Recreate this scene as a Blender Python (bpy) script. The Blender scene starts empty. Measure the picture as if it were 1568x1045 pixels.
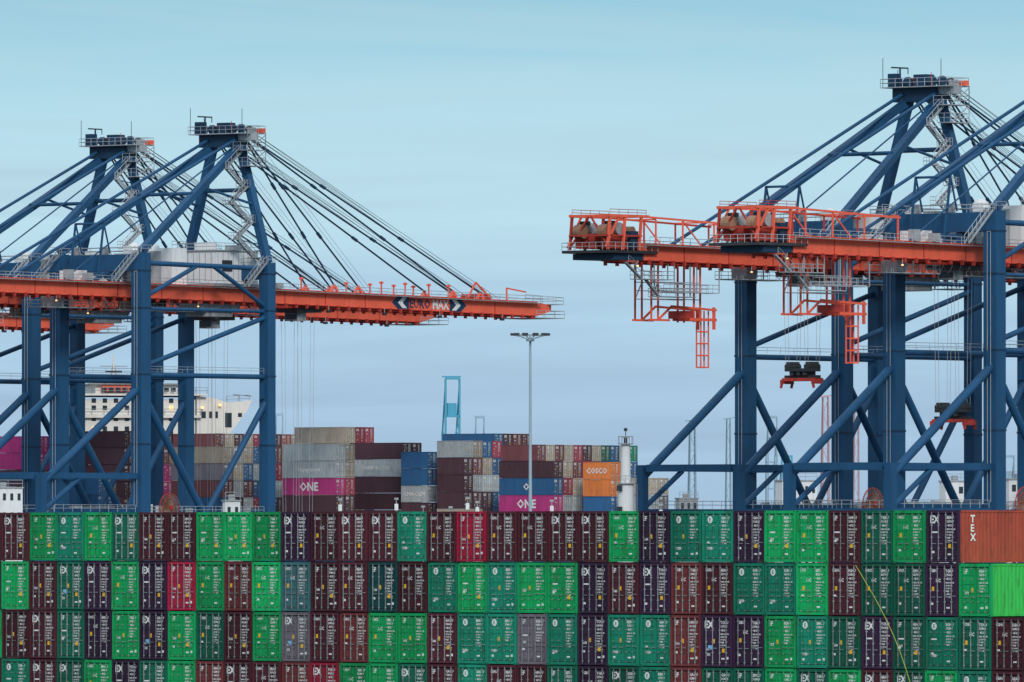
import bpy, math, random
from mathutils import Vector
random.seed(7)
F=16000.0; CX=784.0; HY=824.0; ZC=10.1
AL=math.radians(49.4)
sc=bpy.context.scene
def wp(px,py,D): return Vector(((px-CX)/F*D, D, ZC+(HY-py)/F*D))
# ---------------------------------------------------------------- materials
MATS={}
def paint(name,col,rough=0.55,metal=0.0,var=0.12,dirt=0.25,scale=0.6,dirtcol=(0.05,0.035,0.025),emit=None,streak=True,spec=.25,rust=0):
    if name in MATS: return MATS[name]
    m=bpy.data.materials.new(name); m.use_nodes=True
    nt=m.node_tree; N=nt.nodes; L=nt.links
    b=N['Principled BSDF']
    b.inputs['Roughness'].default_value=rough; b.inputs['Metallic'].default_value=metal
    b.inputs['Specular IOR Level'].default_value=spec
    tc=N.new('ShaderNodeTexCoord'); oi=N.new('ShaderNodeObjectInfo')
    mp=N.new('ShaderNodeMapping'); mp.inputs['Scale'].default_value=(1,1,0.25 if streak else 1)
    ad=N.new('ShaderNodeVectorMath'); ad.operation='ADD'
    ml=N.new('ShaderNodeMath'); ml.operation='MULTIPLY'; ml.inputs[1].default_value=97.0
    L.new(oi.outputs['Random'],ml.inputs[0])
    L.new(tc.outputs['Object'],ad.inputs[0]); L.new(ml.outputs[0],ad.inputs[1])
    L.new(ad.outputs[0],mp.inputs['Vector'])
    nz=N.new('ShaderNodeTexNoise'); nz.inputs['Scale'].default_value=scale; nz.inputs['Detail'].default_value=6
    nz.inputs['Roughness'].default_value=0.65
    L.new(mp.outputs[0],nz.inputs['Vector'])
    nz2=N.new('ShaderNodeTexNoise'); nz2.inputs['Scale'].default_value=scale*6; nz2.inputs['Detail'].default_value=4
    L.new(mp.outputs[0],nz2.inputs['Vector'])
    r=N.new('ShaderNodeMapRange'); r.inputs[1].default_value=0.3; r.inputs[2].default_value=0.7
    r.inputs[3].default_value=1-var; r.inputs[4].default_value=1+var
    L.new(nz.outputs[0],r.inputs[0])
    r2=N.new('ShaderNodeMapRange'); r2.inputs[3].default_value=1-var*1.3; r2.inputs[4].default_value=1+var*1.3
    L.new(oi.outputs['Random'],r2.inputs[0])
    mm=N.new('ShaderNodeMath'); mm.operation='MULTIPLY'; L.new(r.outputs[0],mm.inputs[0]); L.new(r2.outputs[0],mm.inputs[1])
    sv=N.new('ShaderNodeVectorMath'); sv.operation='SCALE'; sv.inputs[0].default_value=col
    L.new(mm.outputs[0],sv.inputs['Scale'])
    dr=N.new('ShaderNodeMapRange'); dr.inputs[1].default_value=0.52; dr.inputs[2].default_value=0.75
    dr.inputs[3].default_value=0; dr.inputs[4].default_value=dirt*2
    L.new(nz2.outputs[0],dr.inputs[0])
    mx=N.new('ShaderNodeMix'); mx.data_type='RGBA'
    L.new(dr.outputs[0],mx.inputs[0]); L.new(sv.outputs[0],mx.inputs[6]); mx.inputs[7].default_value=(*dirtcol,1)
    out=mx.outputs[2]
    if rust:
        nz3=N.new('ShaderNodeTexNoise'); nz3.inputs['Scale'].default_value=2.2; nz3.inputs['Detail'].default_value=7; nz3.inputs['Roughness'].default_value=.75
        L.new(mp.outputs[0],nz3.inputs['Vector'])
        rr=N.new('ShaderNodeMapRange'); rr.inputs[1].default_value=.60; rr.inputs[2].default_value=.70; rr.inputs[3].default_value=0; rr.inputs[4].default_value=rust
        L.new(nz3.outputs[0],rr.inputs[0])
        m3=N.new('ShaderNodeMix'); m3.data_type='RGBA'; L.new(rr.outputs[0],m3.inputs[0]); L.new(out,m3.inputs[6]); m3.inputs[7].default_value=(.13,.05,.025,1)
        out=m3.outputs[2]
    L.new(out,b.inputs['Base Color'])
    if emit:
        b.inputs['Emission Color'].default_value=(*emit[0],1); b.inputs['Emission Strength'].default_value=emit[1]
    MATS[name]=m; return m
PAL={
'G':(.007,.345,.105),'T':(.010,.245,.150),'D':(.006,.12,.072),'B':(.078,.018,.028),'N':(.038,.016,.047),
'M':(.16,.034,.037),'R':(.34,.013,.045),'Y':(.17,.15,.18),'S':(.05,.16,.18),'K':(.006,.05,.055),
'W':(.46,.51,.53),'O':(.85,.24,.04),'P':(.50,.020,.20),'U':(.012,.11,.28),'L':(.46,.39,.31),'C':(.32,.06,.038),'Z':(.04,.48,.085)}
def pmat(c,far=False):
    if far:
        col=tuple(a*.9+h for a,h in zip(PAL[c],(.022,.030,.038)))  # paints distance haze into the base colour, lifted toward the sky tone
        return paint('container_paint_hazed_'+c,col,rough=0.65,var=0.15,dirt=0.2,scale=0.5,spec=.2,rust=.3,dirtcol=(.09,.08,.075))
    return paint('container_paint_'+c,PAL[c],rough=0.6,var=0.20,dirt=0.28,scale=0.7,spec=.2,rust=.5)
white_mark=paint('white_marking',(.80,.81,.80),var=.05,dirt=.15)
yellow_mark=paint('yellow_sticker',(.85,.48,.02),var=.05,dirt=.1)
gasket=paint('door_gasket',(.012,.014,.016),var=.05,dirt=.1)
steel=paint('galvanised_steel',(.36,.40,.43),rough=.5,metal=.2,var=.12,dirt=.15)
barm=paint('locking_bar_steel',(.24,.28,.28),rough=.5,metal=.1,var=.2,dirt=.3)
blue=paint('crane_blue_paint',(.013,.074,.170),rough=.5,var=.20,dirt=.20,scale=.25,dirtcol=(.03,.05,.075),rust=.12)  # blue raised slightly to carry some distance haze in the paint colour
blued=paint('crane_dark_blue',(.010,.042,.092),rough=.5,var=.12,dirt=.2,scale=.3)
signb=paint('sign_navy',(.008,.045,.11),rough=.5,var=.05,dirt=.1)
orange=paint('crane_orange_paint',(.80,.130,.072),rough=.6,var=.14,dirt=.20,scale=.3,dirtcol=(.36,.08,.05),rust=.15)
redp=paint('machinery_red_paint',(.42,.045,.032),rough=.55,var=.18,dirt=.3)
darkm=paint('dark_machinery',(.03,.035,.04),var=.2,dirt=.2)
whitep=paint('white_paint',(.70,.74,.76),var=.07,dirt=.14,scale=.3,dirtcol=(.3,.28,.25))
creamp=paint('ship_cream_paint',(.76,.75,.71),var=.06,dirt=.14,scale=.2,dirtcol=(.4,.33,.25))
greyp=paint('grey_paint',(.32,.35,.37),var=.1,dirt=.2)
brownm=paint('drum_brown',(.30,.17,.11),var=.2,dirt=.3)
glass=paint('window_glass',(.03,.045,.06),rough=.15,var=.05,dirt=.05)
lampw=paint('lit_lamp',(1,.7,.35),emit=((1,.55,.2),1.3))
litwin=paint('lit_window',(1,.7,.35),emit=((1,.6,.28),0.6))
labelb=paint('label_blue',(.2,.5,.75),var=.05,dirt=.05)
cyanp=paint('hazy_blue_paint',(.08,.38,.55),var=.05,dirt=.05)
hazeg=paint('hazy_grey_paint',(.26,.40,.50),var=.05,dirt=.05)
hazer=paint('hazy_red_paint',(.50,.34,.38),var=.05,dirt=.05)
polem=paint('pole_galvanised',(.30,.40,.47),rough=.5,var=.08,dirt=.1)
ropem=paint('rope_yellow',(.35,.40,.05),var=.1,dirt=.1)
# ---------------------------------------------------------------- mesh builder
class MB:
    def __init__(s): s.v=[]; s.f=[]; s.mi=[]; s.mats=[]
    def m(s,mat):
        if mat not in s.mats: s.mats.append(mat)
        return s.mats.index(mat)
    def add(s,vs,fs,mat):
        o=len(s.v); k=s.m(mat); s.v+= [tuple(x) for x in vs]
        for f in fs: s.f.append(tuple(i+o for i in f)); s.mi.append(k)
    def box(s,a,b,mat):
        x0,y0,z0=a; x1,y1,z1=b
        if x0>x1:x0,x1=x1,x0
        if y0>y1:y0,y1=y1,y0
        if z0>z1:z0,z1=z1,z0
        vs=[(x0,y0,z0),(x1,y0,z0),(x1,y1,z0),(x0,y1,z0),(x0,y0,z1),(x1,y0,z1),(x1,y1,z1),(x0,y1,z1)]
        s.add(vs,[(0,3,2,1),(4,5,6,7),(0,1,5,4),(1,2,6,5),(2,3,7,6),(3,0,4,7)],mat)
    def beam(s,p,q,w,h,mat,w2=None,h2=None):
        p=Vector(p);q=Vector(q); d=(q-p).normalized()
        side=d.cross(Vector((0,0,1)))
        side=Vector((0,1,0)) if side.length<1e-3 else side.normalized()
        up=side.cross(d)
        w2=w if w2 is None else w2; h2=h if h2 is None else h2
        vs=[]
        for c,W,H in((p,w,h),(q,w2,h2)):
            for a,b in((-1,-1),(1,-1),(1,1),(-1,1)): vs.append(c+side*(a*W/2)+up*(b*H/2))
        s.add(vs,[(0,3,2,1),(4,5,6,7),(0,1,5,4),(1,2,6,5),(2,3,7,6),(3,0,4,7)],mat)
    def tube(s,p,q,r,mat,n=8,r2=None):
        p=Vector(p);q=Vector(q); d=(q-p).normalized()
        side=d.cross(Vector((0,0,1)))
        side=Vector((1,0,0)) if side.length<1e-3 else side.normalized()
        up=side.cross(d); r2=r if r2 is None else r2
        vs=[]
        for c,R in((p,r),(q,r2)):
            for i in range(n):
                t=2*math.pi*i/n; vs.append(c+side*(R*math.cos(t))+up*(R*math.sin(t)))
        fs=[(i,(i+1)%n,n+(i+1)%n,n+i) for i in range(n)]+[tuple(range(n))[::-1],tuple(range(n,2*n))]
        s.add(vs,fs,mat)
    def rail(s,p,q,mat=None,h=1.1,step=2.0,r=.045):
        mat=mat or steel
        p=Vector(p);q=Vector(q);n=max(1,int((q-p).length/step)); Z=Vector((0,0,1))
        for i in range(n+1):
            a=p.lerp(q,i/n); s.tube(a,a+Z*h,r,mat,4)
        for k in(.5,1): s.tube(p+Z*h*k,q+Z*h*k,r,mat,4)
    def text(s,st,size,org,ax,ay,mat,bold=0.0):
        vs,fs=textgeo(st,bold)
        O=Vector(org);X=Vector(ax)*size;Y=Vector(ay)*size
        s.add([O+X*a+Y*b for a,b in vs],fs,mat)
    def mesh(s,name):
        me=bpy.data.meshes.new(name); me.from_pydata(s.v,[],s.f)
        for m in s.mats: me.materials.append(m)
        me.polygons.foreach_set('material_index',s.mi); me.update(); return me
TC={}
def textgeo(st,bold):
    k=(st,bold)
    if k in TC: return TC[k]
    cu=bpy.data.curves.new('t','FONT'); cu.body=st; cu.size=1; cu.resolution_u=1; cu.offset=bold
    ob=bpy.data.objects.new('t',cu); sc.collection.objects.link(ob)
    bpy.context.view_layer.update()
    me=bpy.data.meshes.new_from_object(ob.evaluated_get(bpy.context.evaluated_depsgraph_get()))
    vs=[(v.co.x,v.co.y) for v in me.vertices]; fs=[tuple(p.vertices) for p in me.polygons]
    bpy.data.objects.remove(ob); bpy.data.curves.remove(cu); bpy.data.meshes.remove(me)
    TC[k]=(vs,fs); return TC[k]
def obj(name,me,loc=(0,0,0),rz=0,parent=None):
    o=bpy.data.objects.new(name,me); sc.collection.objects.link(o); o.location=loc; o.rotation_euler=(0,0,rz)
    if parent: o.parent=parent
    return o
def empty(name,loc=(0,0,0),rz=0):
    o=bpy.data.objects.new(name,None); sc.collection.objects.link(o); o.location=loc; o.rotation_euler=(0,0,rz); return o
# ---------------------------------------------------------------- shipping container
CW,CH=2.40,2.86
def rnum(): return '%s %06d %d'%(random.choice(['EMCU','TGBU','EITU','BEAU','HMCU','TCNU','EGHU','GAOU']),random.randint(100000,999999),random.randint(0,9))
def cont_mesh(ce,cs,var,L,logo=None,logosize=1.2,far=False):
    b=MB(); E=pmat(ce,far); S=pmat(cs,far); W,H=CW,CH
    p=.13
    for x0 in(0,W-p):
        b.box((x0,0,.12),(x0+p,.16,H-.12),E); b.box((x0,L-.16,.12),(x0+p,L,H-.12),S)
    b.box((p,.0,H-.17),(W-p,.12,H-.01),E); b.box((p,0,.02),(W-p,.12,.18),E)
    b.box((p,L-.12,H-.17),(W-p,L,H-.01),S); b.box((p,L-.1,.02),(W-p,L,.16),S)
    b.box((p,L-.09,.16),(W-p,L-.03,H-.17),S)
    for x0 in(0,W-.09):
        b.box((x0,.18,H-.12),(x0+.09,L-.18,H-.01),S); b.box((x0,.18,.02),(x0+.09,L-.18,.17),S)
    for x0 in(0,W-.17):
        for y0 in(0,L-.18):
            for z0 in(0,H-.12):
                b.box((x0-.004,y0-.004,z0),(x0+.174,y0+.184,z0+.118),E)
                if y0==0: b.box((x0+.045,-.008,z0+.03),(x0+.125,-.0045,z0+.09),gasket)
    for x0 in(.05,W-.2):
        b.box((x0,.04,-.045),(x0+.12,.16,-.002),gasket)
    b.box((.09,.12,H-.06),(W-.09,L-.12,H-.03),S); b.box((.09,.12,.10),(W-.09,L-.12,.16),darkm)
    per=.278
    n=int((L-.32)/per); y0=.16; per=(L-.32)/n
    for sx in(0,1):
        prof=[]
        for i in range(n):
            a=y0+i*per
            prof+= [(a,.012),(a+per*.28,.012),(a+per*.5,.048),(a+per*.78,.048)]
        prof.append((y0+n*per,.012))
        vs=[];fs=[]
        for (yy,dd) in prof:
            x=dd if sx==0 else W-dd
            vs+=[(x,yy,.16),(x,yy,H-.11)]
        for i in range(len(prof)-1):
            f=(2*i,2*i+1,2*i+3,2*i+2); fs.append(f if sx==1 else f[::-1])
        b.add(vs,fs,S)
    yd=.08
    mid=W/2
    for k in(0,1):
        xa=p+.025 if k==0 else mid+.018; xb=mid-.018 if k==0 else W-p-.025
        b.box((xa,yd,.21),(xb,yd+.04,H-.20),E)
        for j in range(5):
            z=.30+j*.48
            b.box((xa+.08,yd-.026,z),(xb-.08,yd-.001,z+.36),E)
        for fx in(.22,.72):
            x=xa+(xb-xa)*fx
            b.tube((x,yd-.07,.10),(x,yd-.07,H-.10),.024,barm if ce not in 'GT' else E,6)
            for z in(.22,.75,1.35,2.0,H-.30): b.box((x-.06,yd-.085,z),(x+.06,yd-.03,z+.06),barm)
            b.box((x-.02,yd-.10,1.02+.06*k),(x+.34,yd-.075,1.055+.06*k),barm)
        for z in(.4,1.0,1.7,2.4):
            xx=p-.03 if k==0 else W-p-.04
            b.box((xx,yd-.09,z),(xx+.07,yd-.03,z+.13),E)
    b.box((p,yd+.045,.18),(W-p,yd+.06,H-.17),gasket)
    yt=yd-.031; X=(1,0,0); Z=(0,0,1)
    rx=mid+.30
    T=lambda st,sz,x,z,m=white_mark,bo=.03: b.text(st,sz,(x,yt,z),X,Z,m,bo)
    if var>=0:
        num=rnum()
        T(num[:4],.22,rx-.03,2.38); T(num[5:11],.18,rx-.03,2.18)
        T('45G1',.17,rx+.04,1.97)
        z=1.78
        for ln in ('MAX GROSS','32 500 KG','71 650 LB','TARE','3 900 KG','CU CAP','76.3 CU M')[:4+var%4]:
            T(ln,.115,rx-.02,z,white_mark,.04); z-=.155
        if ce=='T':
            vs=[(.60+.20*math.cos(t*math.pi/8),yt-.003,2.36+.20*math.sin(t*math.pi/8)) for t in range(16)]
            b.add(vs,[tuple(range(16))],white_mark)
            b.text('E',.28,(.52,yt-.006,2.26),X,Z,E,.03)
            if var%2==0: T('EVER',.2,.36,.70)
        elif var%4==1:
            T('EX',.56,.22,2.16,white_mark,.04)
            T('TEX',.2,.3,.62) if var>4 else None
        elif var%4==2:
            T(num[:4],.22,.26,2.4); T('HC',.26,.75,1.85); b.box((.45,yt-.004,1.38),(.62,yt,1.6),yellow_mark)
        else:
            T('EF',.34,.28,2.32); T(num[5:9],.2,.3,1.2)
        if var%2: b.box((rx+.1,yt-.004,.80),(rx+.30,yt,1.02),yellow_mark)
        if var in(0,3,5): b.box((mid-.36,yt-.004,1.3),(mid-.17,yt,1.54),yellow_mark); b.box((rx+.4,yt-.004,.42),(rx+.6,yt,.56),white_mark)
        b.box((rx+.05,yt-.004,.42),(rx+.3,yt,.5),white_mark)
        b.box((.3,yt-.004,.42+.1*var),(.55,yt,.54+.1*var),white_mark)
        if var%3==1: b.box((.34,yt-.004,1.62),(.80,yt,1.70),white_mark)
        if var==5: b.box((.5,yt-.004,.95),(.8,yt,1.2),labelb)
    if logo:
        vs,_=textgeo(logo,.03); w=max(v[0] for v in vs)*logosize
        b.text(logo,logosize,(-.012,L/2+w/2,CH/2-logosize*.35),(0,-1,0),(0,0,1),white_mark,.03)
    return b
CM={}
def cmesh(ce,cs,var,L=12.19,logo=None,ls=1.2,far=False,k2=0):
    k=(ce,cs,var,L,logo,far,k2)
    if k not in CM: CM[k]=cont_mesh(ce,cs,var,L,logo,ls,far).mesh('container_mesh')
    return CM[k]
rows=[
"BBGTGDBBGGGNBBBTBRBBBBGNTTNGGBDGN",
"NGBDNGNRGMGSBBKBTGTGGNBNMBTTGBDDNG",
"GBBDNGNGDBGYBMGGBTTYTNTTMNNGTDNDTDB",
"BTBDGNDGMBBMRGGDBTBBDNDTMDDGDGBDGTBD"]
PHI=math.radians(46.5); PIT=2.477; TR=35.1; D0=591.0; VP=2.90
dx,dy=math.cos(PHI),-math.sin(PHI)
TOPZ=4*VP+.012
for r,row in enumerate(rows):
    for i,c in enumerate(row):
        k=33-i
        t=TR-PIT*k+random.uniform(-.02,.02)
        off=random.uniform(-.05,.05)
        x=t*dx+math.sin(PHI)*off; y=D0+t*dy+math.cos(PHI)*off
        z=TOPZ-(r+1)*VP+(.04 if r<3 else .045)
        if r==3: z=max(z,.05)
        var={'T':random.choice([0,4,6,2]),'N':random.choice([1,5,1,2,3]),'G':random.choice([2,3,0,6,7]),'B':random.choice([1,2,3,6,7])}.get(c,random.randint(1,7))
        cs=c
        if i==len(row)-1 and r==0: cs='C'
        if i==len(row)-1 and r==1: cs='Z'
        if i==len(row)-1 and r==0:
            b=cont_mesh(c,cs,1,12.19)
            for q,ch in enumerate('TEX'):
                b.text(ch,.55,(CW+.006,.95,2.2-q*.5),(0,1,0),(0,0,1),white_mark,.03)
            me=b.mesh('container_mesh')
        else: me=cmesh(c,cs,var,k2=random.randint(0,1))
        obj('shipping_container',me,(x,y,z),-PHI+random.uniform(-.002,.002))
b=MB(); pts=[]
for i in range(13):
    f=i/12; D=545-4*f
    p=wp(1310+85*f+10*math.sin(f*3),866+190*f,D); pts.append(p)
for a,c in zip(pts,pts[1:]): b.tube(a,c,.018,ropem,5)
obj('hanging_rope',b.mesh('rope'))
# ---------------------------------------------------------------- background containers
BV=2.90
def block(pxc,D,ytop,cols,L=12.19,logos={}):
    c0=wp(pxc,ytop,D); rz=AL
    ax=Vector((math.cos(rz),math.sin(rz),0))
    for i,col in enumerate(cols):
        miss=len(col)-len(col.lstrip('.'))
        nt=int(c0.z/BV)
        for t in range(miss,nt):
            ch=col[t] if t<len(col) else random.choice('BMUBL')
            p=c0+ax*(i*2.52+random.uniform(-.04,.04)); p.z=c0.z-(t+1)*BV+.04
            lg=logos.get((i,t)) if i==0 else None
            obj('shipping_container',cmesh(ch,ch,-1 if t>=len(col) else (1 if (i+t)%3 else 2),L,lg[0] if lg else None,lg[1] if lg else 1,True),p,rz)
H20=6.06
block(530,1835,654,["LLMB","RBMB","RMBB"])
block(514,1775,680,["WWPB","LLRB"],logos={(0,2):('ONE',2.0),(0,1):('Hapag-Lloyd',1.0)})
block(617,1800,678,["BWBB","BUBG"],logos={(0,1):('HAMBURG SUD',.9)})
block(655,1790,692,["UUWB","UBWB"],L=H20,logos={(0,2):('CMA CGM',1.0)})
block(710,1780,675,["WBBB","LMWB","ULWB","RUWU"],L=H20)
block(757,1845,664,["UUB","BRB","MBU","BMR"])
block(848,1765,706,["BUPB","LRWB","MLWR","RWMU"],logos={(0,1):('O',1.6),(0,2):('ONE',2.0)})
block(822,1835,681,["MMBB","LMUL","MLRB","LUMB","RBLM","BLUR","LMDB","DUBL","UDLB","LRBU","TUMB"])
block(935,1760,708,["OOUB","OOLB"],L=H20,logos={(0,0):('COSCO',1.3)})  # orange of the O tiers is lamplight put into the container colour
block(905,1775,732,["WUL","LUW"],L=H20)
block(995,1750,732,["LWY","LYW"],L=H20)
block(190,1800,660,["BBBBB","BMBPB","MPBPB","RBPPB","BMPPR"],logos={(0,3):('ONE',2.0)})
block(60,1800,668,["PPBBU","UMCRB","RBUBM","MRMLB","URBCB"])
block(330,1850,664,["MYLB","LRMB","BMBL","LUYB","RLBM","MMLR","BRUM","CLMR","LCBU"])
block(343,1785,684,["LYMUB","WLWBU","LUMWR","UWUR","RLMUC","MRWBM","YBCUR"])
block(150,1770,732,["UUPP","BUPL"],logos={(0,0):('ONE',2)})
# ---------------------------------------------------------------- STS crane (shared meshes)
def P(u,v,z): return (u,-v,z+ZC)
def g(u): return 39.8-.010*u-.005*max(0,u)
LU=-30.5; V=9.0; AP=66.3
def build_crane():
    parts={}
    b=MB()
    for v in(-V,V):
        b.beam(P(LU,v,-ZC+2.2),P(LU,v,46),2.25,2.25,blue); b.beam(P(0,v,-ZC+2.2),P(0,v,45),1.9,1.9,blue)
        for z in(3.5,15,26.3,37,43):
            b.box(P(LU-1.2,v-1.2,z),P(LU+1.2,v+1.2,z+.25),blued); b.box(P(-1.02,v-1.02,z),P(1.02,v+1.02,z+.25),blued)
        b.rail(P(LU-1.3,v-.3,5),P(LU-1.3,v+.3,5),h=38,step=.6); 
        b.box(P(1.0,v-.5,4),P(1.12,v-.1,40),greyp)
        b.tube(P(LU,v,26.3),P(0,v,26.3),.42,blue,10)
        b.tube(P(LU,v,27.5),P(0,v,36.2),.40,blue,10)
        b.tube(P(LU,v,37.0),P(0,v,37.0),.30,blue,10) if v>0 else None
        b.tube(P(LU,v,44.4),P(0,v,44.0),.42,blue,10)
        b.tube(P(LU,v,38.5),P(-17,v,44.2),.36,blue,10); b.tube(P(0,v,37.5),P(-13,v,44.1),.36,blue,10)
        b.tube(P(LU,v,23.8),P(-15.6,v,4.0),.58,blue,12); b.tube(P(0,v,22.8),P(-14.8,v,4.0),.52,blue,12)
        for u_,z_ in((LU,25),(0,24)):
            b.beam(P(u_-1.7,v,z_),P(u_+1.7,v,z_),.5,2.6,blue)
        b.rail(P(LU+1.5,v+.3,26.8),P(-1.2,v+.3,26.8),step=3,h=.9,r=.035)
        b.beam(P(LU,v,3.2),P(0,v,3.2),1.2,1.6,blue)
        b.rail(P(LU+2,v+.6,4.0),P(-1.5,v+.6,4.0)); b.rail(P(LU+2,v-.6,4.0),P(-1.5,v-.6,4.0))
        for u_,h_ in((-26,1.2),(-19,.8),(-9,1.5),(-5,.9)): b.box(P(u_-.5,v-.4,4.02),P(u_+.5,v+.4,4.0+h_),whitep if h_>1 else greyp)
        b.tube(P(LU,v,24.6),P(-54,v,8.6),.62,blue,12)
        b.beam(P(LU,v,10),P(-54.5,v,10),.9,.9,blue)
        b.beam(P(-54,v,10.3),P(-54,v,-ZC+1),1.3,1.3,blue)
        b.tube(P(-54,v,4),P(-45,v,9.6),.4,blue,10)
        b.rail(P(-53,v,4.2),P(LU-1.3,v,4.2)); b.beam(P(-53.4,v,3.8),P(LU-1.2,v,3.8),1.2,.7,blue)
        for u in(LU,0):
            b.box(P(u-.8,v-4,-ZC+1.2),P(u+.8,v+4,-ZC+2.2),blue)
            for k in(-3,-1,1,3): b.tube(P(u-.25,v+k,-ZC+.6),P(u+.25,v+k,-ZC+.6),.58,darkm,14)
    for u,z,h,w in((LU,44.4,2.7,2.0),(0,43.4,2.3,1.7),(LU,10,1.1,1.1),(-54,10,1,1),(0,4,1.6,1.2),(LU,4,1.6,1.2)):
        e=1.13 if h>2 else 1.12
        b.box(P(u-w/2,-V+e,z-h/2),P(u+w/2,V-e,z+h/2),blue)
    for u in(LU,0):
        for v in(-3.2,3.2):
            b.box(P(u-.7,v-.5,g(u)+1.25),P(u+.7,v+.5,42.3 if u==0 else 43.0),blue)
        zt=45.8 if u else 44.6
        b.rail(P(u+1,-V-.8,zt),P(u+1,V+.8,zt)); b.rail(P(u-1,-V-.8,zt),P(u-1,V+.8,zt))
        b.rail(P(u-1.2,-V-1.2,zt+.3),P(u+1.2,-V-1.2,zt+.3)); b.rail(P(u-1.2,V+1.2,zt+.3),P(u+1.2,V+1.2,zt+.3))
        for v in(-5,1,6): b.box(P(u-.5,v-.5,zt+.02),P(u+.5,v+.6,zt+1.3),greyp if v<5 else whitep)
    for s in(-1,1):
        b.beam(P(0,3.0*s,AP-2.0),P(0,V*s,45),1.25,1.2,blue); b.beam(P(-.4,3.0*s,AP-2.2),P(LU,V*s,46.2),1.1,1.1,blue)
        b.tube(P(-12,5.4*s,57.2),P(0,6.2*s,54.5),.22,blue,8)
    b.tube(P(0,-5.4,57.0),P(0,5.4,57.0),.35,blue,8)
    b.tube(P(-15,-6,56.0),P(-15,6,56.0),.3,blue,8)
    b.box(P(-1.3,-5.0,AP-2.2),P(1.3,3.2,AP-.15),blued); b.box(P(-.9,3.2,AP-1.2),P(.9,6.2,AP-.15),steel)
    b.box(P(-2.6,-6.2,AP-.14),P(2.6,6.2,AP),steel)
    parts['steel_frame']=b
    b=MB()
    for v in(-6.2,6.2): b.rail(P(-2.6,v,AP),P(2.6,v,AP),step=1.3,h=1.2)
    for u in(-2.6,2.6): b.rail(P(u,-6.2,AP),P(u,6.2,AP),step=1.3,h=1.2)
    for v in(-4.2,-2.4,2.2,4.0):
        b.tube(P(-.9,v-.3,AP+.75),P(-.9,v+.3,AP+.75),.75,blued,14); b.tube(P(1.1,v-.3,AP+.6),P(1.1,v+.3,AP+.6),.65,darkm,14)
    b.box(P(-1.0,-1.3,AP+.05),P(.9,1.1,AP+1.8),blued); b.box(P(-1.9,-5.4,AP+.05),P(-.6,-3.9,AP+2.0),blued); b.box(P(0,-3.4,AP+.05),P(1,-2.0,AP+1.4),redp)
    b.box(P(1.4,5.3,AP+.05),P(2.3,6.5,AP+.8),orange); b.box(P(-.6,5.0,AP+.05),P(.6,6.0,AP+.9),greyp)
    b.tube(P(-2.4,-5.9,AP),P(-2.4,-5.9,AP+4.3),.05,darkm,5); b.tube(P(2.4,1.2,AP),P(2.4,1.2,AP+4.2),.05,darkm,5)
    b.tube(P(-2,-3,AP),P(-2,-3,AP+2.8),.14,blued,6); b.beam(P(-2,-4.6,AP+2.9),P(-2,-1.5,AP+2.7),.22,.22,darkm); b.beam(P(-2,-1.5,AP+2.7),P(-2,-1.5,AP+1.8),.1,.1,darkm)
    b.tube(P(-2.2,3,AP),P(-2.2,3,AP+2),.05,redp,5); b.tube(P(0,-5,AP),P(0,-5,AP+2.6),.05,darkm,5)
    for z,a,c in((AP-2.9,3.4,6.6),(AP-5.5,4.2,6.6)):
        b.box(P(-2.2,a,z),P(2.2,c,z+.12),steel)
        for u in(-2.2,2.2):
            b.rail(P(u,a,z+.12),P(u,c,z+.12),step=1.1,h=1.3); b.tube(P(u,c,z),P(u,c,AP),.07,steel,5)
        b.rail(P(-2.2,c,z+.12),P(2.2,c,z+.12),step=1.1,h=1.3)
        b.beam(P(-2.2,c,z),P(2.2,c,z+2.6),.1,.12,steel)
    z=AP-3.0;k=0
    while z>47.5:
        vv=3.6+ (66-z)*.21; z2=z-2.9
        ua,ub=(-1.3,-5.2) if k%2==0 else(-5.2,-1.3)
        for dv in(-.4,.4):
            b.beam(P(ua,vv+dv,z),P(ub,vv+dv,z2),.10,.34,steel)
            b.tube(P(ua,vv+dv,z+1.05),P(ub,vv+dv,z2+1.05),.06,steel,4)
            for q in(0,.33,.66,1):
                uu=ua+(ub-ua)*q; zz=z+(z2-z)*q; b.tube(P(uu,vv+dv,zz),P(uu,vv+dv,zz+1.05),.05,steel,4)
        for q in range(1,12):
            uu=ua+(ub-ua)*q/12; zz=z+(z2-z)*q/12; b.box(P(uu-.14,vv-.4,zz),P(uu+.14,vv+.4,zz+.05),steel)
        b.box(P(ub-.7,vv-.9,z2-.14),P(ub+.7,vv+.9,z2),steel); b.rail(P(ub-.7,vv+.9,z2),P(ub+.7,vv+.9,z2),step=.7); b.rail(P(ub-.7,vv-.9,z2),P(ub+.7,vv-.9,z2),step=.7)
        b.tube(P(ub,vv,z2),P(-.3,vv+.9,z2-.8),.09,blue,5)
        z=z2;k+=1
    for (u0,z0,u1,z1,v) in((-38,41.2,-32.5,46,9.9),(-6,41,-1.5,45,9.8),(-38,41.2,-32.5,46,-7.5)):
        for dv in(-.4,.4):
            b.beam(P(u0,v+dv,z0),P(u1,v+dv,z1),.08,.3,steel); 
            n=6
            for q in range(n+1):
                uu=u0+(u1-u0)*q/n;zz=z0+(z1-z0)*q/n; b.tube(P(uu,v+dv,zz),P(uu,v+dv,zz+1.1),.045,steel,4)
            b.tube(P(u0,v+dv,z0+1.1),P(u1,v+dv,z1+1.1),.05,steel,4)
        for q in range(1,16):
            uu=u0+(u1-u0)*q/16;zz=z0+(z1-z0)*q/16; b.box(P(uu-.13,v-.4,zz),P(uu+.13,v+.4,zz+.05),steel)
    parts['apex_platforms_and_stairs']=b
    b=MB()
    us=[-69,-60,-50,-40,LU,-20,-10,0,10,20,30,41,52,63,74]
    UE=74
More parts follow.
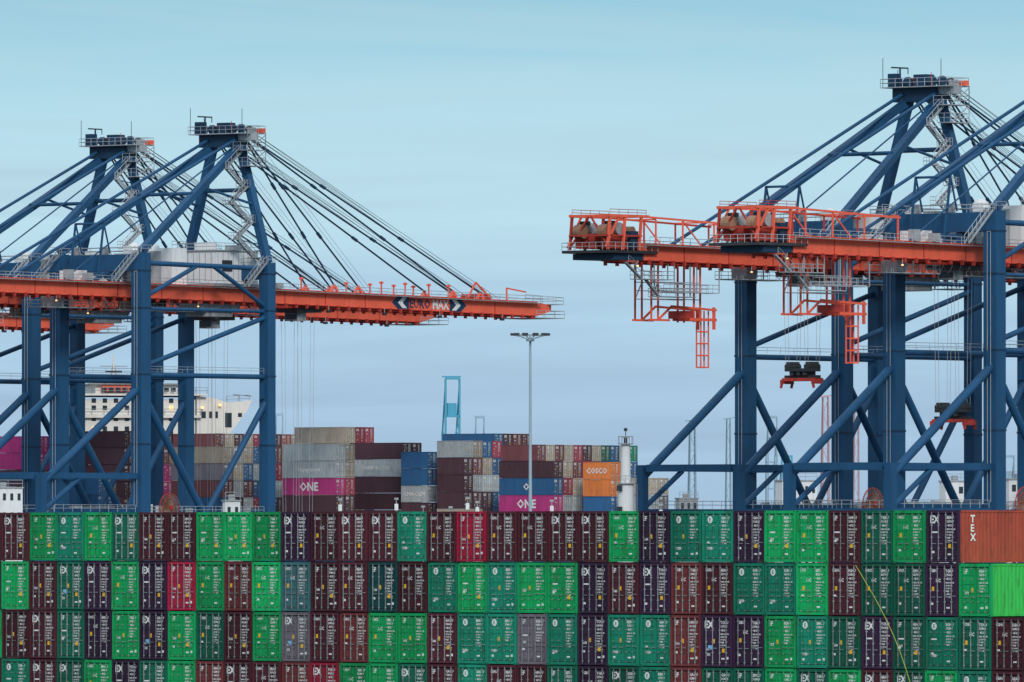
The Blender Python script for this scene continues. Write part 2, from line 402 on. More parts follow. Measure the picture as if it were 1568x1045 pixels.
    for s in(-1,1):
        v=3.2*s
        for a,c in zip(us,us[1:]):
            b.beam(P(a,v,g(a)),P(c,v,g(c)),1.3,2.4,orange)
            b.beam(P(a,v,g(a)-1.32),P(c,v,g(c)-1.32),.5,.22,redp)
        b.beam(P(UE,v,g(UE)),P(UE+4,v,g(UE+4)+.3),1.2,2.3,orange,.7,1.0)
        u=-68
        while u<UE+1:
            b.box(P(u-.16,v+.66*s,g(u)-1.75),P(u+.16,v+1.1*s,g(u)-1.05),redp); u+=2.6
        for a,c in zip(us,us[1:]):
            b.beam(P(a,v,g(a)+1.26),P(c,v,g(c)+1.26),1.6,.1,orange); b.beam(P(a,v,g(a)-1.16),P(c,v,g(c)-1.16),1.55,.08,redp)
        for u in us[1:-1]: b.beam(P(u,v+.67*s,g(u)-1.1),P(u,v+.67*s,g(u)+1.2),.06,.18,redp)
    for u in(-68,-62,-50,-40,10,25,41,57,66,UE-.5): b.box(P(u-.4,-2.55,g(u)-.9),P(u+.4,2.55,g(u)+.9),orange)
    for u in(23,29,53,60):
        for v in(-3.2,3.2):
            b.beam(P(u-.9,v,g(u)+1.25),P(u,v,g(u)+2.4),.35,.4,orange); b.beam(P(u+.9,v,g(u)+1.25),P(u,v,g(u)+2.4),.35,.4,orange)
    for u in(14,34,40,46,51):
        for v in(-3.9,3.9): b.beam(P(u,v,g(u)+1.3),P(u,v,g(u)+3.4),.2,.2,orange); b.box(P(u-.35,v-.2,g(u)+3.0),P(u+.35,v+.2,g(u)+3.3),orange)
    b.beam(P(66,3.9,g(66)+1.3),P(66,3.9,g(66)+3.4),.22,.22,orange); b.beam(P(66,3.9,g(66)+3.3),P(71,3.9,g(71)+2.8),.22,.22,orange)
    b.beam(P(56,3.9,g(56)+1.3),P(58,3.9,g(58)+4.0),.25,.25,orange);b.beam(P(58,3.9,g(58)+4.0),P(62,3.9,g(62)+1.4),.25,.25,orange); b.box(P(61,-2,g(61)+1.2),P(64,2,g(61)+2.2),redp)
    zb=g(-75)-.1; cv=3.5
    for u in(-76.5,-73.2,-69.6):
        for v in(-cv,cv): b.beam(P(u,v,zb+.3),P(u+.5,v,zb+5.0),.34,.34,orange if v>0 else redp)
    for v in(-cv,cv):
        b.beam(P(-76.5,v,zb+5.1),P(-67.5,v,zb+5.1),.4,.4,orange); b.beam(P(-76.6,v,zb+2.3),P(-69,v,zb+2.3),.25,.25,redp)
        b.beam(P(-77,v,zb+.6),P(-74,v,zb+5),.25,.25,orange); b.rail(P(-76,v,zb+5.2),P(-68,v,zb+5.2),redp,h=.8)
    for u in(-76,-72.5,-69): b.beam(P(u,-cv,zb+5.1),P(u,cv,zb+5.1),.36,.36,orange)
    for v in(-2.8,-.2,2.0): b.box(P(-75.6,v-.5,zb+.5),P(-71,v+.5,zb+2.6),redp)
    b.beam(P(-76.6,-cv,zb+2.3),P(-76.6,cv,zb+2.3),.25,.25,redp)
    b.beam(P(-76.4,-cv,zb+.6),P(-76.2,-.3,zb+5),.22,.22,redp); b.beam(P(-76.4,.3,zb+5),P(-76.2,cv,zb+.6),.22,.22,redp)
    b.box(P(-71,-3.2,zb+.5),P(-69.4,3.2,zb+3.0),blued)
    parts['boom_girders']=b
    # ---- backreach service frames (only where the trolleys are parked)
    b=MB()
    for v in(-3.6,3.6):
        b.beam(P(-68,v,g(-69)+5.0),P(-45,v,g(-44)+4.5),.22,.28,redp if v<0 else orange)
        for u in(-66,-60,-53,-45.5): b.beam(P(u,v,g(u)+1.3),P(u,v,g(u)+4.7),.2,.2,redp if v<0 else orange)
        b.beam(P(-60,v,g(-60)+4.7),P(-56,v,g(-56)+1.4),.16,.16,orange)
    for u in(-66,-53,-45.5): b.beam(P(u,-3.6,g(u)+4.75),P(u,3.6,g(u)+4.75),.2,.2,orange)
    G=lambda u:g(u)-1.2
    for v in(-1.5,1.5):
        for u in(-64.5,-63,-55,-53.6): b.beam(P(u,v,G(u)),P(u,v,31 if u<-60 else 30.8),.22,.22,orange if v>0 else redp)
        b.beam(P(-65,v,31),P(-60.5,v,31),.3,.3,orange); b.beam(P(-63,v,31),P(-60,v,33),.25,.25,orange)
        b.beam(P(-60,v,33),P(-50,v,32.6),.3,.3,orange); b.beam(P(-56,v,31.2),P(-50,v,31.2),.3,.4,orange)
        for z in(34,35.2,36.4): b.beam(P(-64.5,v,z),P(-53.6,v,z),.12,.12,steel); 
        b.beam(P(-64.5,v,34),P(-63,v,36.4),.14,.14,steel)
        b.beam(P(-50.5,v,33),P(-50.5,v,29.8),.35,.35,orange)
    b.box(P(-57,-1.6,31.3),P(-55,1.6,32.4),redp)
    for u in(-52.6,-50.9):
        b.beam(P(u,0,32.5),P(u,0,24.3),.16,.16,orange); b.beam(P(u,.8,32.5),P(u,.8,24.3),.16,.16,orange)
    for q in range(5): b.box(P(-52.6,-.1,24.3+q*1.7),P(-50.9,.9,24.5+q*1.7),orange)
    b.rail(P(-62,3.7,35),P(-52,3.7,35),step=1.3); b.rail(P(-62,1.7,35),P(-52,1.7,35),step=1.3); b.box(P(-62,1.7,34.9),P(-52,3.7,35),steel)
    for u in(-62,-57,-52): b.beam(P(u,3.7,35),P(u,3.7,G(u)),.12,.12,steel)
    parts['service_frame']=b
    b=MB(); yv=3.2+.65
    def q(u,z): return (u,-(yv+.06),z+ZC+g(u))
    def quad(pts,mat,o=0): b.add([(p[0],p[1]-o,p[2]) for p in (q(*a) for a in pts)],[tuple(range(len(pts)))],mat)
    for s,u0 in((1,36.7),(-1,55.6)):
        w=s*4.2
        quad([(u0,0),(u0+w*.35,-1.08),(u0+w,-1.08),(u0+w,1.12),(u0+w*.35,1.12)],signb)
        quad([(u0+w*.35,0),(u0+w*.62,-.9),(u0+w*.9,-.9),(u0+w*.63,0),(u0+w*.9,.9),(u0+w*.62,.9)],white_mark,.02)
    sl=-.014
    b.text('EURO',2.15,q(41.1,-.76),(.95,0,sl),(0,0,1),signb,.02); b.text('MAX',2.15,q(46.9,-.78),(.90,0,sl),(0,0,1),white_mark,.03)
    parts['boom_sign']=b
    b=MB()
    for s in(-1,1):
        for a,c in zip(us,us[1:]):
            b.beam(P(a,4.5*s,g(a)+1.0),P(c,4.5*s,g(c)+1.0),1.0,.1,greyp)
            b.rail(P(a,5.0*s,g(a)+1.05),P(c,5.0*s,g(c)+1.05))
    b.box(P(73,-4.6,g(77)-1.5),P(80.3,4.6,g(77)-1.35),greyp)
    for v in(-4.6,4.6): b.rail(P(73,v,g(77)-1.3),P(80.3,v,g(77)-1.3)); b.rail(P(70,v,g(74)+1.3),P(80,v,g(78)+1.0))
    b.rail(P(80.3,-4.6,g(77)-1.3),P(80.3,4.6,g(77)-1.3)); b.rail(P(80,-4.6,g(78)+1),P(80,4.6,g(78)+1))
    b.box(P(77,-4.6,g(77)+.85),P(80,4.6,g(77)+.97),greyp)
    b.box(P(-77.2,-4.4,zb-.2),P(-66.5,4.4,zb+.2),darkm); b.box(P(-75.5,-3.8,zb-1.1),P(-69,3.8,zb-.25),blued)
    for v in(-4.4,4.4): b.rail(P(-77.2,v,zb+.2),P(-66.5,v,zb+.2),step=1.2)
    b.rail(P(-77.2,-4.4,zb+.2),P(-77.2,4.4,zb+.2),step=1.2)
    for v in(-2.4,2.2):
        b.tube(P(-75.6,v-.6,zb+2.9),P(-75.6,v+.8,zb+2.9),1.0,brownm,16); b.tube(P(-73.2,v-.6,zb+3.3),P(-73.2,v+.8,zb+3.3),.9,greyp,16)
        b.box(P(-74.8,v-.7,zb+3.8),P(-74.2,v+.8,zb+4.4),darkm)
    b.tube(P(-69.8,-2.5,zb+3.0),P(-69.8,2.5,zb+3.0),.7,brownm,16)
    for z,a,c in((36.6,-70,-63),(34.2,-66,-58)):
        b.box(P(a,2.2,z),P(c,4.4,z+.12),steel)
        for v in(2.2,4.4): b.rail(P(a,v,z+.12),P(c,v,z+.12))
        for u in(a,c): b.beam(P(u,3.3,z),P(u,3.3,g(u)-1.1),.15,.15,steel)
    b.beam(P(-72.5,3.4,39),P(-69,3.4,36.7),.5,.2,steel);b.beam(P(-68,3.4,36.6),P(-65.2,3.4,34.3),.5,.2,steel)
    b.rail(P(-72.5,4,39),P(-69,4,36.7)); b.rail(P(-68,4,36.6),P(-65.2,4,34.3))
    for a,c in((-46,-34),(-28,-10),(4,9)):
        b.box(P(a,-2,g(a)-3.2),P(c,2,g(a)-3.05),steel)
        for v in(-2,2): b.rail(P(a,v,g(a)-3.05),P(c,v,g(a)-3.05),step=1.5); b.beam(P(a+1,v,g(a)-3),P(a+1,v,g(a)-1.2),.15,.15,steel); b.beam(P(c-1,v,g(a)-3),P(c-1,v,g(a)-1.2),.15,.15,steel)
    b.box(P(-43,-1.4,g(-43)-2.9),P(-40.5,1.4,g(-43)-1.3),greyp); b.box(P(-20,-1.2,g(-20)-2.9),P(-16,1.2,g(-20)-1.3),darkm); b.box(P(-25,-1.2,g(-20)-2.9),P(-22,1.2,g(-20)-1.5),brownm)
    for u,h in((-42,1.6),(-37.5,1.2),(-28,1.9),(-26,1.1),(5,1.5),(8.5,.9)): b.box(P(u-.7,3.2,g(u)+1.35),P(u+.7,4.3,g(u)+1.35+h),greyp)
    for k in range(22):
        u=-40+k*2.0
        for j in range(4):
            f0,f1=j/4,(j+1)/4; dz=lambda f:-1.9-1.1*math.sin(math.pi*f)
            b.tube(P(u+2*f0,4.2,g(u)+dz(f0)),P(u+2*f1,4.2,g(u)+dz(f1)),.06,darkm,4)
    parts['walkways']=b
    b=MB()
    for v in(-3.1,3.1):
        A=P(.6,v,AP-.6)
        for u,dz in((23,0),(29,.4),(53,.9),(60,1.0)):
            e=Vector(P(u,v,g(u)+2.4)); a=Vector(A)+Vector((0,0,dz*.6)); b.tube(a,e,.15,blued,6)
            for q_ in(.33,.66): 
                m=a.lerp(e,q_); dd=(e-a).normalized(); b.beam(m-dd*.7,m+dd*.7,.34,.40,blued)
        for dv in(-.5,.5):
            for ue in(62,64): b.tube(P(.9,v+dv,AP+.9),P(ue,v+dv,g(64)+1.6),.04,darkm,4)
            b.tube(P(.9,v+dv,AP+.9),P(32,v+dv,g(32)+1.6),.03,darkm,4)
        b.tube(P(-.7,v,AP-.8),P(-55,v,g(-55)+1.4),.27,blue,8)
        b.tube(P(-.7,v,AP-1.6),P(-43,v*1.2,g(-43)+1.4),.12,blue,6)
        b.beam(P(-34.5,v,g(-33)+1.2),P(-33,v,50.9),.28,.28,blue); b.beam(P(-31.5,v,46),P(-33,v,50.9),.2,.2,blue)
    b.tube(P(-33,-3.1,50.8),P(-33,3.1,50.8),.2,blue,6)
    parts['stays']=b
    b=MB(); h=2.0
    b.box(P(-9+h,-4,41.6),P(1.2+h,4,46.9),whitep)
    b.box(P(-9.3+h,-4.3,46.9),P(1.5+h,4.3,47.1),greyp); b.box(P(-9.4+h,-4.4,41.1),P(1.6+h,4.4,41.6),greyp)
    for i in range(8): b.box(P(-8.6+h+i*1.25,4.0,41.9),P(-8.52+h+i*1.25,4.05,46.6),greyp)
    for i in range(6): b.box(P(-9.05+h,-3.6+i*1.3,41.9),P(-9+h,-3.5+i*1.3,46.6),greyp)
    b.box(P(-7.6+h,4.06,43.6),P(-5.2+h,4.14,45.4),darkm); b.box(P(-2+h,4.06,41.7),P(-1+h,4.12,43.8),blued)
    b.box(P(-7+h,-2.6,47.1),P(-4+h,-.4,48.4),whitep); b.box(P(-3+h,.5,47.1),P(-1+h,2.5,48.0),greyp)
    for v in(-4.3,4.3): b.rail(P(-9.3+h,v,47.1),P(1.5+h,v,47.1))
    b.rail(P(-9.3+h,-4.3,47.1),P(-9.3+h,4.3,47.1))
    b.box(P(-9,-2.4,36.9),P(.5,2.4,38.3),greyp); b.box(P(-7.5,-2.2,36.2),P(-1,2.2,36.9),greyp)
    for u in(-24,-19.6):
        b.tube(P(u,1.5,41),P(u,1.5,46.6),1.4,greyp,16); b.tube(P(u,1.5,46.6),P(u,1.5,47.5),1.4,whitep,16,1.0); b.tube(P(u,1.5,47.5),P(u,1.5,47.9),1.0,whitep,16,.3)
    b.box(P(-16,-2.5,41),P(-12.5,2.5,47.2),whitep); b.rail(P(-16,2.5,47.2),P(-12.5,2.5,47.2)); b.box(P(-38,-2,g(-36)+1.3),P(-35.8,2,g(-36)+3.0),whitep)
    parts['machinery_house']=b
    b=MB(); c=Vector(P(-25,V+1.2,4.9)); n=36
    for i in range(n):
        t=2*math.pi*i/n; t2=2*math.pi*(i+1)/n
        f=lambda r,tt:c+Vector((r*math.cos(tt),0,r*math.sin(tt)))
        for y in(-.25,.25):
            o=Vector((0,y,0)); b.tube(f(.3,t)+o,f(2.3,t)+o,.035,brownm,4)
        for r in(2.3,1.5): b.tube(f(r,t),f(r,t2),.09,redp,5)
    b.tube(c+Vector((0,-.5,0)),c+Vector((0,.9,0)),.4,redp,12)
    parts['cable_reel']=b
    b=MB()
    for u,v,z in((-46,4.8,38.0),(-12,4.6,37.6),(-71,4.4,38.4)):
        b.tube(P(u,v,z),P(u,v,z+.18),.16,lampw,8); b.tube(P(u,v,z+.18),P(u,v,z+.9),.05,steel,5)
    for u,v,z in((20,4.6,37.2),(34,4.6,37.0),(48,4.6,36.8),(64,4.6,36.6)):
        b.box(P(u-.4,v-.2,z),P(u+.4,v+.2,z+.4),darkm); b.tube(P(u,v,z+.4),P(u,v,z+1.2),.06,steel,5)
    parts['floodlights']=b
    return {k:x.mesh(k) for k,x in parts.items()}
CR=build_crane()
def hoist(b,u,z):
    zt=g(u)-1.4
    b.box(P(u-3,-2.6,zt-.9),P(u+3,2.6,zt-.2),darkm)
    for s in(-1,1): b.box(P(u-3.2,1.9*s-.3,zt-.2),P(u+3.2,1.9*s+.3,zt+.9),redp)
    b.box(P(u-1.6,-1.5,zt-2.3),P(u+.4,1.5,zt-.95),greyp); b.box(P(u-1.7,-1.2,zt-2.0),P(u-1.6,1.2,zt-1.2),glass)
    b.rail(P(u-3,2.7,zt-.2),P(u+3,2.7,zt-.2))
    for uu in(-1.6,-.9,.9,1.6):
        for v in(-1.8,1.8): b.tube(P(u+uu*1.3,v,zt-.9),P(u+uu,v*1.0,z+2.2),.035,greyp,4)
    b.box(P(u-1.3,-2.3,z+1.3),P(u+1.3,2.3,z+1.75),darkm)
    for v in(-1.8,1.8):
        b.tube(P(u-1.35,v,z+2.0),P(u+1.35,v,z+2.0),.5,darkm,12); b.box(P(u-.9,v-.5,z+2.1),P(u+.9,v+.5,z+2.7),darkm)
    b.box(P(u-1.2,-2.9,z-.1),P(u+1.2,2.9,z+.35),redp); b.box(P(u-.5,-3.0,z+.35),P(u+.5,3.0,z+.75),darkm)
    for v in(-1.2,0,1.2): b.box(P(u-1.1,v-.35,z+.75),P(u+1.1,v+.35,z+1.3),darkm)
    for v in(-2.9,2.9):
        b.box(P(u-1.25,v-.3,z-.5),P(u+1.25,v+.3,z+.1),redp)
        for s in(-1,1): b.beam(P(u+1.2*s,v,z-.4),P(u+1.2*s,v*1.06,z-1.1),.15,.4,redp)
def crane(px,D,hs,sign=False,frame=False):
    o=wp(px,HY,D); e=empty('ship_to_shore_crane',(o.x,o.y,0),AL)
    for k,me in CR.items():
        if k=='boom_sign' and not sign: continue
        if k=='service_frame' and not frame: continue
        obj(k,me,parent=e)
    b=MB()
    for u,z in hs: hoist(b,u,z)
    obj('trolley_and_spreader',b.mesh('trolley'),parent=e)
crane(178,1765,[(24,1)])
crane(347,1714,[(17.5,1)],sign=True)
crane(1416,1535,[(-28.5,22.8)],frame=True)
crane(1648,1496,[(-28.5,16.4)],frame=True)
crane(-310,1838,[(30,2)])
# ---------------------------------------------------------------- floodlight mast
def mast(px,ytop,D,head=4.2,r=.26):
    p=wp(px,ytop,D); H=p.z; b=MB()
    n=6
    for i in range(n):
        b.tube((0,0,H*i/n),(0,0,H*(i+1)/n),r*(1-.45*i/n),polem,14,r*(1-.45*(i+1)/n))
    b.tube((0,0,0),(0,0,.6),r*2,greyp,12)
    b.tube((0,0,H-.9),(0,0,H-.6),.5,polem,12)
    for k in range(10):
        t=2*math.pi*k/10
        e=Vector((head/2*math.cos(t),head/2*math.sin(t),H-.1)); b.tube((0,0,H-.7),e,.05,polem,5)
        t2=2*math.pi*(k+1)/10; e2=Vector((head/2*math.cos(t2),head/2*math.sin(t2),H-.1)); b.tube(e,e2,.06,polem,5)
        b.box(e+Vector((-.38,-.25,-.06)),e+Vector((.38,.25,.22)),darkm); b.box(e+Vector((-.3,-.2,-.1)),e+Vector((.3,.2,-.065)),greyp)
    obj('floodlight_mast',b.mesh('mast'),(p.x,p.y,0))
mast(812,512,1300)
def pole(px,ytop,D):
    p=wp(px,ytop,D); b=MB(); b.tube((0,0,0),(0,0,p.z),.10,greyp,8,.07); b.box((-.28,-.2,p.z-.25),(.28,.2,p.z+.05),greyp)
    b.box((-.25,-.2,p.z-1.7),(.25,.2,p.z-.8),whitep); b.tube((0,0,0),(0,0,.5),.35,greyp,8)
    obj('lamp_post',b.mesh('lamp_post'),(p.x,p.y,0))
for px,y in((521,764),(607,763),(648,775),(716,762),(731,768),(845,766),(1012,772),(690,776)): pole(px,y,1450)
p=wp(958,655,1480); b=MB(); H=p.z
b.tube((0,0,0),(0,0,H-8.0),1.15,whitep,20); b.tube((0,0,H-8),(0,0,H-2.4),.75,whitep,18,.62)
for z,r in((H-8,1.5),(H-2.4,1.05)):
    b.tube((0,0,z),(0,0,z+.15),r,greyp,20)
    for k in range(12):
        t=2*math.pi*k/12;t2=2*math.pi*(k+1)/12
        a=Vector((r*math.cos(t),r*math.sin(t),z+.15)); c=Vector((r*math.cos(t2),r*math.sin(t2),z+.15))
        b.tube(a,a+Vector((0,0,1)),.035,greyp,4); b.tube(a+Vector((0,0,1)),c+Vector((0,0,1)),.035,greyp,4)
b.tube((0,0,H-2.3),(0,0,H-1.4),.25,darkm,10); b.tube((0,0,H-1.4),(0,0,H),.06,darkm,5); b.box((-.6,-.1,H-1.5),(.6,.1,H-1.35),greyp)
b.box((-.25,-.25,H-.5),(.25,.25,H-.1),darkm)
for k in range(3): b.box((-1.3,-1.3,H-15+k*3),(-.5,-.95,H-14.2+k*3),glass)
b.tube((1.25,-.9,0),(1.25,-.9,H-8),.05,greyp,4); b.tube((1.6,-.9,0),(1.6,-.9,H-8),.05,greyp,4)
obj('signal_tower',b.mesh('tower'),(p.x,p.y,0))
# ---------------------------------------------------------------- cargo ship
e=wp(130,HY,1880); S=F/1880
def zs(y): return ZC+(HY-y)/S
b=MB()
Wm=170/S
b.box((0,0,0),(Wm,22,zs(612)),creamp)
b.box((-1,-.8,zs(640)),(Wm+1,0,zs(636)),creamp); b.box((-1.2,-1.2,zs(606)),(Wm+2,23,zs(603)),creamp)
b.box((2,1,zs(603)),(Wm-2,20,zs(589)),creamp); b.box((1,0,zs(589)),(Wm-1,21,zs(587)),greyp)
b.box((3,-.3,zs(600)),(Wm*.5,.9,zs(591)),orange)
for i in range(12):
    b.box((3+i*1.25,-.38,zs(600)),(3.9+i*1.25,-.31,zs(594)),glass)
for r_,y in enumerate((660,645,628,617)):
    for i in range(9):
        b.box((1.2+i*2.0,-.06,zs(y)),(2.0+i*2.0,0.0,zs(y)+.8),litwin if (i*7+r_*3)%5<1 else glass)
b.rail((-1,-1.2,zs(603)),(Wm+2,-1.2,zs(603))); b.rail((-1,-.8,zs(636)),(Wm+1,-.8,zs(636)))
b.tube((6,8,zs(587)),(6,8,zs(540)),.25,creamp,8,.12); b.beam((3.5,8,zs(560)),(8.5,8,zs(560)),.15,.15,greyp); b.beam((4.5,8,zs(568)),(7.5,8,zs(568)),.6,.3,darkm)
b.tube((5.2,8,zs(587)),(6,8,zs(552)),.08,greyp,5); b.tube((6.8,8,zs(587)),(6,8,zs(552)),.08,greyp,5)
b.box((10,8,zs(587)),(14,13,zs(577)),redp); b.tube((11.5,10,zs(577)),(11.5,10,zs(572)),.5,darkm,10)
b.tube((17,2,zs(587)),(17,2,zs(566)),.08,greyp,5)
ship=empty('cargo_ship',(e.x,e.y,0),math.radians(8))
obj('accommodation_block',b.mesh('accommodation'),parent=ship)
b=MB()
x0,x1=Wm+.2,Wm+88/S
prof=[(x0,0),(x0,zs(607)),(x0+3,zs(609)),(x0+5.5,zs(616)),(x1-.5,zs(614)),(x1,zs(612)),(x1-.9,zs(628)),(x1-4.4,zs(668)),(x1-6,0)]
vs=[(x,0,z) for x,z in prof]+[(x,14,z) for x,z in prof]; n=len(prof)
b.add(vs,[tuple(range(n)),tuple(range(n,2*n))[::-1]]+[(i,i+n,(i+1)%n+n,(i+1)%n) for i in range(n)],creamp)
for x,y,w,h in((x0+.8,636,.9,1.2),(x0+2.3,636,.6,1.2),(x0+3.4,636,.5,1.2),(x0+5.2,650,1.2,2.6),(x1-2.6,634,.7,.7)):
    b.box((x,-.07,zs(y)-.5),(x+w,-.003,zs(y)+h-.5),glass)
b.rail((x0+5.5,.3,zs(616)),(x1-.5,.3,zs(614))); b.tube((x1-2,3,zs(614)),(x1-2,3,zs(604)),.1,greyp,6); b.beam((x1-3.2,3,zs(604)),(x1+.2,3,zs(606)),.1,.12,darkm)
for x,y in((x0+1,626),(x0+4.2,622)):
    b.tube((x,-.5,zs(y)),(x,-.5,zs(y)+.45),.25,lampw,8); b.beam((x,-.5,zs(y)+.5),(x,0.0,zs(y)+.5),.1,.1,greyp)
obj('forecastle',b.mesh('forecastle'),parent=ship)
# ---------------------------------------------------------------- port buildings
def bld(px0,px1,ytop,D,rz=0.5,wins=5,mat=None):
    mat=mat or whitep; a=wp(px0,ytop,D); W=(px1-px0)/F*D/ (math.cos(rz)+.35*math.sin(rz)); H=a.z; b=MB(); Dp=W*.35
    b.box((0,0,0),(W,Dp,H),mat); b.box((-.15,-.15,H),(W+.15,Dp+.15,H+.2),greyp); b.rail((0,0,H+.2),(W,0,H+.2)); 
    for r_ in range(int(H/3)):
        for i in range(wins):
            x=W*(i+.3)/wins; b.box((x,-.05,H-1.9-r_*3),(x+W/wins*.4,-.003,H-.8-r_*3),glass)
    b.box((W,Dp*.3,H-2.6),(W+.05,Dp*.6,H-.9),glass)
    b.box((W*.3,Dp*.3,H+.2),(W*.3+1,Dp*.6,H+1),greyp); b.box((W*.1,-.06,0),(W*.1+1,-.005,2.2),darkm)
    obj('port_building',b.mesh('port_building'),(a.x,a.y,0),rz)
bld(-10,42,748,1650,wins=4); bld(45,98,742,1900,wins=3)
bld(1198,1262,737,1700,wins=5); bld(1448,1505,738,1700,wins=3); bld(1545,1600,735,1700,wins=3); bld(1040,1075,764,2000,wins=3,mat=greyp)
bld(345,372,768,1500,wins=2)
def far_crane(px,ytop,wpx,D,mat,kind=0):
    p=wp(px,ytop,D); H=p.z; w=wpx/F*D; b=MB(); t=w*.13
    if kind==0:
        for s in(-1,1):
            b.beam((s*w/2,0,0),(s*w/2,0,H),t,t,mat); b.beam((s*w/2,w*.9,0),(s*w/2,w*.9,H*.72),t,t,mat)
            b.beam((s*w/2,w*.9,H*.72),(s*w/2,0,H*.98),t*.7,t*.7,mat)
        for f in(1,.80,.52,.30): b.beam((-w/2,0,H*f),(w/2,0,H*f),t,t*1.1,mat)
        b.beam((-w/2,w*.9,H*.7),(w/2,w*.9,H*.7),t,t,mat)
        b.beam((-w/2,0,H*.52),(w/2,0,H*.78),t*.6,t*.6,mat); b.beam((-w/2,0,H*.3),(w/2,0,H*.5),t*.6,t*.6,mat)
        b.box((-w*.32,w*.1,H*.80),(w*.32,w*.8,H*.87),mat)
        b.beam((-w*.75,0,H*1.01),(w*.6,0,H*1.01),t*.6,t*.8,mat)
    else:
        n=10
        for s in(-1,1):
            b.beam((s*w/2,0,0),(s*w*.28,0,H),t,t,mat); b.beam((s*w/2,w,0),(s*w*.28,w*.4,H),t,t,mat)
        for i in range(n):
            f0,f1=i/n,(i+1)/n; x0=w/2+(w*.28-w/2)*f0; x1=w/2+(w*.28-w/2)*f1; s=1 if i%2 else -1
            b.beam((-s*x0,0,H*f0),(s*x1,0,H*f1),t*.5,t*.5,mat); b.beam((-x1,0,H*f1),(x1,0,H*f1),t*.5,t*.5,mat)
        b.beam((-w*.9,0,H),(w*1.0,0,H*1.01),t,t*1.2,mat)
    obj('distant_quay_crane',b.mesh('distant_crane'),(p.x,p.y,0),.25)
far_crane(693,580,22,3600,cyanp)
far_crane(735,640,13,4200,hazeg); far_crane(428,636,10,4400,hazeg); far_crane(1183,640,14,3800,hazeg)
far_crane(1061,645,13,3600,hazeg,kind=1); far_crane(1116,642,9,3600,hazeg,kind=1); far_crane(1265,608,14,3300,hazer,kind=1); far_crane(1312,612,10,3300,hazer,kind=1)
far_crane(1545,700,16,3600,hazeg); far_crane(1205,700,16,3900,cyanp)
# ---------------------------------------------------------------- ground & water
gm=paint('asphalt_yard',(.07,.07,.072),rough=.9,var=.2,dirt=.2,scale=.02,streak=False)
b=MB(); b.add([(-25000,-2000,0),(25000,-2000,0),(25000,40000,0),(-25000,40000,0)],[(0,1,2,3)],gm); obj('ground',b.mesh('ground'))
wm=bpy.data.materials.new('harbour_water'); wm.use_nodes=True
N=wm.node_tree.nodes; L=wm.node_tree.links; bs=N['Principled BSDF']; bs.inputs['Base Color'].default_value=(.02,.06,.075,1); bs.inputs['Roughness'].default_value=.12
nz=N.new('ShaderNodeTexNoise'); nz.inputs['Scale'].default_value=.3; nz.inputs['Detail'].default_value=6; bp=N.new('ShaderNodeBump'); bp.inputs['Strength'].default_value=.6
tc=N.new('ShaderNodeTexCoord'); L.new(tc.outputs['Object'],nz.inputs['Vector']); L.new(nz.outputs[0],bp.inputs['Height']); L.new(bp.outputs[0],bs.inputs['Normal'])
b=MB(); b.add([(-6000,2000,.004),(6000,2000,.004),(6000,3000,.004),(-6000,3000,.004)],[(0,1,2,3)],wm); obj('water',b.mesh('water'))
# ---------------------------------------------------------------- world
w=bpy.data.worlds.new('World'); sc.world=w; w.use_nodes=True; nt=w.node_tree; N=nt.nodes; L=nt.links
bg=N['Background']; bg.inputs['Strength'].default_value=.1
sky=N.new('ShaderNodeTexSky'); sky.sky_type='NISHITA'; sky.sun_disc=False; sky.sun_elevation=math.radians(30); sky.sun_rotation=math.radians(170)
tc=N.new('ShaderNodeTexCoord'); sp=N.new('ShaderNodeSeparateXYZ'); L.new(tc.outputs['Generated'],sp.inputs[0])
mpn=N.new('ShaderNodeMapping'); mpn.inputs['Scale'].default_value=(16,16,190); mpn.inputs['Rotation'].default_value=(0,math.radians(1.5),0); L.new(tc.outputs['Generated'],mpn.inputs[0])
nz=N.new('ShaderNodeTexNoise'); nz.inputs['Scale'].default_value=1.0; nz.inputs['Detail'].default_value=6; nz.inputs['Roughness'].default_value=.5; nz.inputs['Distortion'].default_value=.8; L.new(mpn.outputs[0],nz.inputs['Vector'])
m1=N.new('ShaderNodeMath'); m1.operation='MULTIPLY_ADD'; m1.inputs[1].default_value=.022; m1.inputs[2].default_value=-.011; L.new(nz.outputs[0],m1.inputs[0])
m2=N.new('ShaderNodeMath'); m2.operation='ADD'; L.new(sp.outputs[2],m2.inputs[0]); L.new(m1.outputs[0],m2.inputs[1])
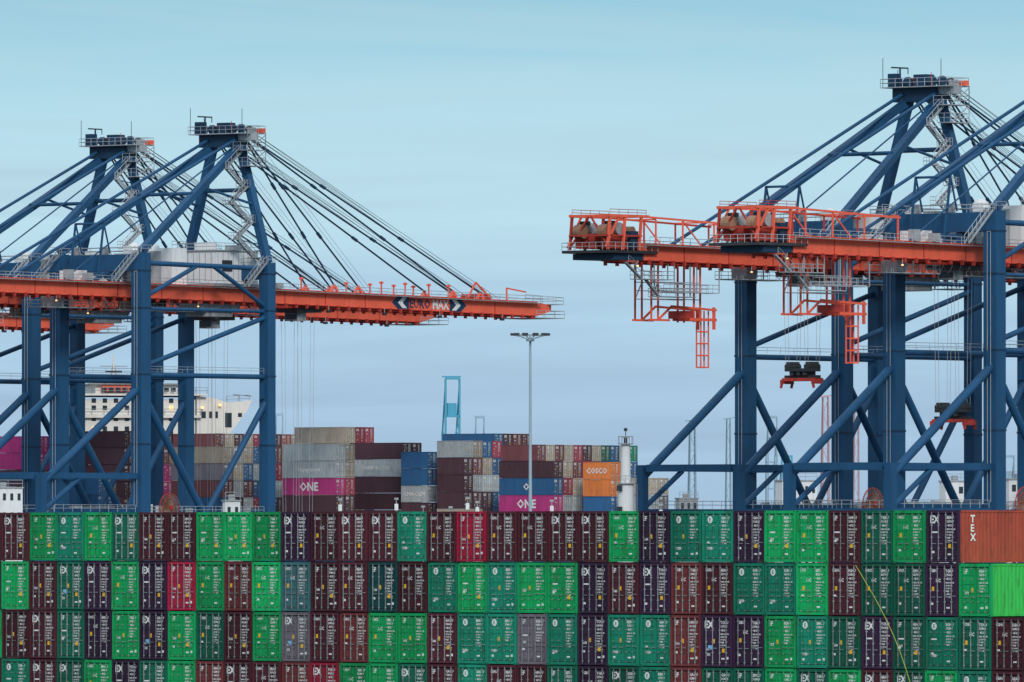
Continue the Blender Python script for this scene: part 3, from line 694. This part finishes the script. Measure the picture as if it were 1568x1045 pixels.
m3=N.new('ShaderNodeMath'); m3.operation='POWER'; m3.inputs[1].default_value=.5; mxx=N.new('ShaderNodeMath'); mxx.operation='MAXIMUM'; mxx.inputs[1].default_value=0; L.new(m2.outputs[0],mxx.inputs[0]); L.new(mxx.outputs[0],m3.inputs[0])
cr=N.new('ShaderNodeValToRGB'); L.new(m3.outputs[0],cr.inputs[0])
stops=[(0,(.37,.53,.70)),(.010,(.38,.55,.74)),(.020,(.41,.62,.80)),(.033,(.49,.73,.85)),(.043,(.45,.71,.83)),(.054,(.29,.58,.73)),(.12,(.32,.54,.70)),(.35,(.55,.70,.82)),(1,(.85,.87,.92))]
el=cr.color_ramp.elements
el[0].position=0; el[0].color=(*stops[0][1],1); el[1].position=1; el[1].color=(*stops[-1][1],1)
for z_,c_ in stops[1:-1]:
    k=el.new(math.sqrt(z_)); k.color=(*c_,1)
nb=N.new('ShaderNodeMapRange'); nb.inputs[1].default_value=.3; nb.inputs[2].default_value=.7; nb.inputs[3].default_value=9.4; nb.inputs[4].default_value=10.5
L.new(nz.outputs[0],nb.inputs[0])
sc10=N.new('ShaderNodeVectorMath'); sc10.operation='SCALE'; L.new(nb.outputs[0],sc10.inputs['Scale']); L.new(cr.outputs[0],sc10.inputs[0])
mx=N.new('ShaderNodeMix'); mx.data_type='RGBA'; mx.inputs[0].default_value=.96; L.new(sky.outputs[0],mx.inputs[6]); L.new(sc10.outputs[0],mx.inputs[7])
L.new(mx.outputs[2],bg.inputs['Color'])
sl=bpy.data.lights.new('sun','SUN'); sl.energy=1.9; sl.angle=math.radians(12); sl.color=(1,.93,.87)
so=bpy.data.objects.new('sun',sl); sc.collection.objects.link(so); so.rotation_euler=Vector((-.15,.84,-.5)).to_track_quat('-Z','Y').to_euler()
cam=bpy.data.cameras.new('camera'); co=bpy.data.objects.new('camera',cam); sc.collection.objects.link(co)
co.location=(0,0,ZC); co.rotation_euler=(math.pi/2+math.atan((HY-522.5)/F),0,0)
cam.sensor_width=36; cam.lens=F/1568*36; cam.clip_start=1; cam.clip_end=60000
sc.camera=co
sc.view_settings.view_transform='Standard'; sc.view_settings.look='None'; sc.view_settings.exposure=0
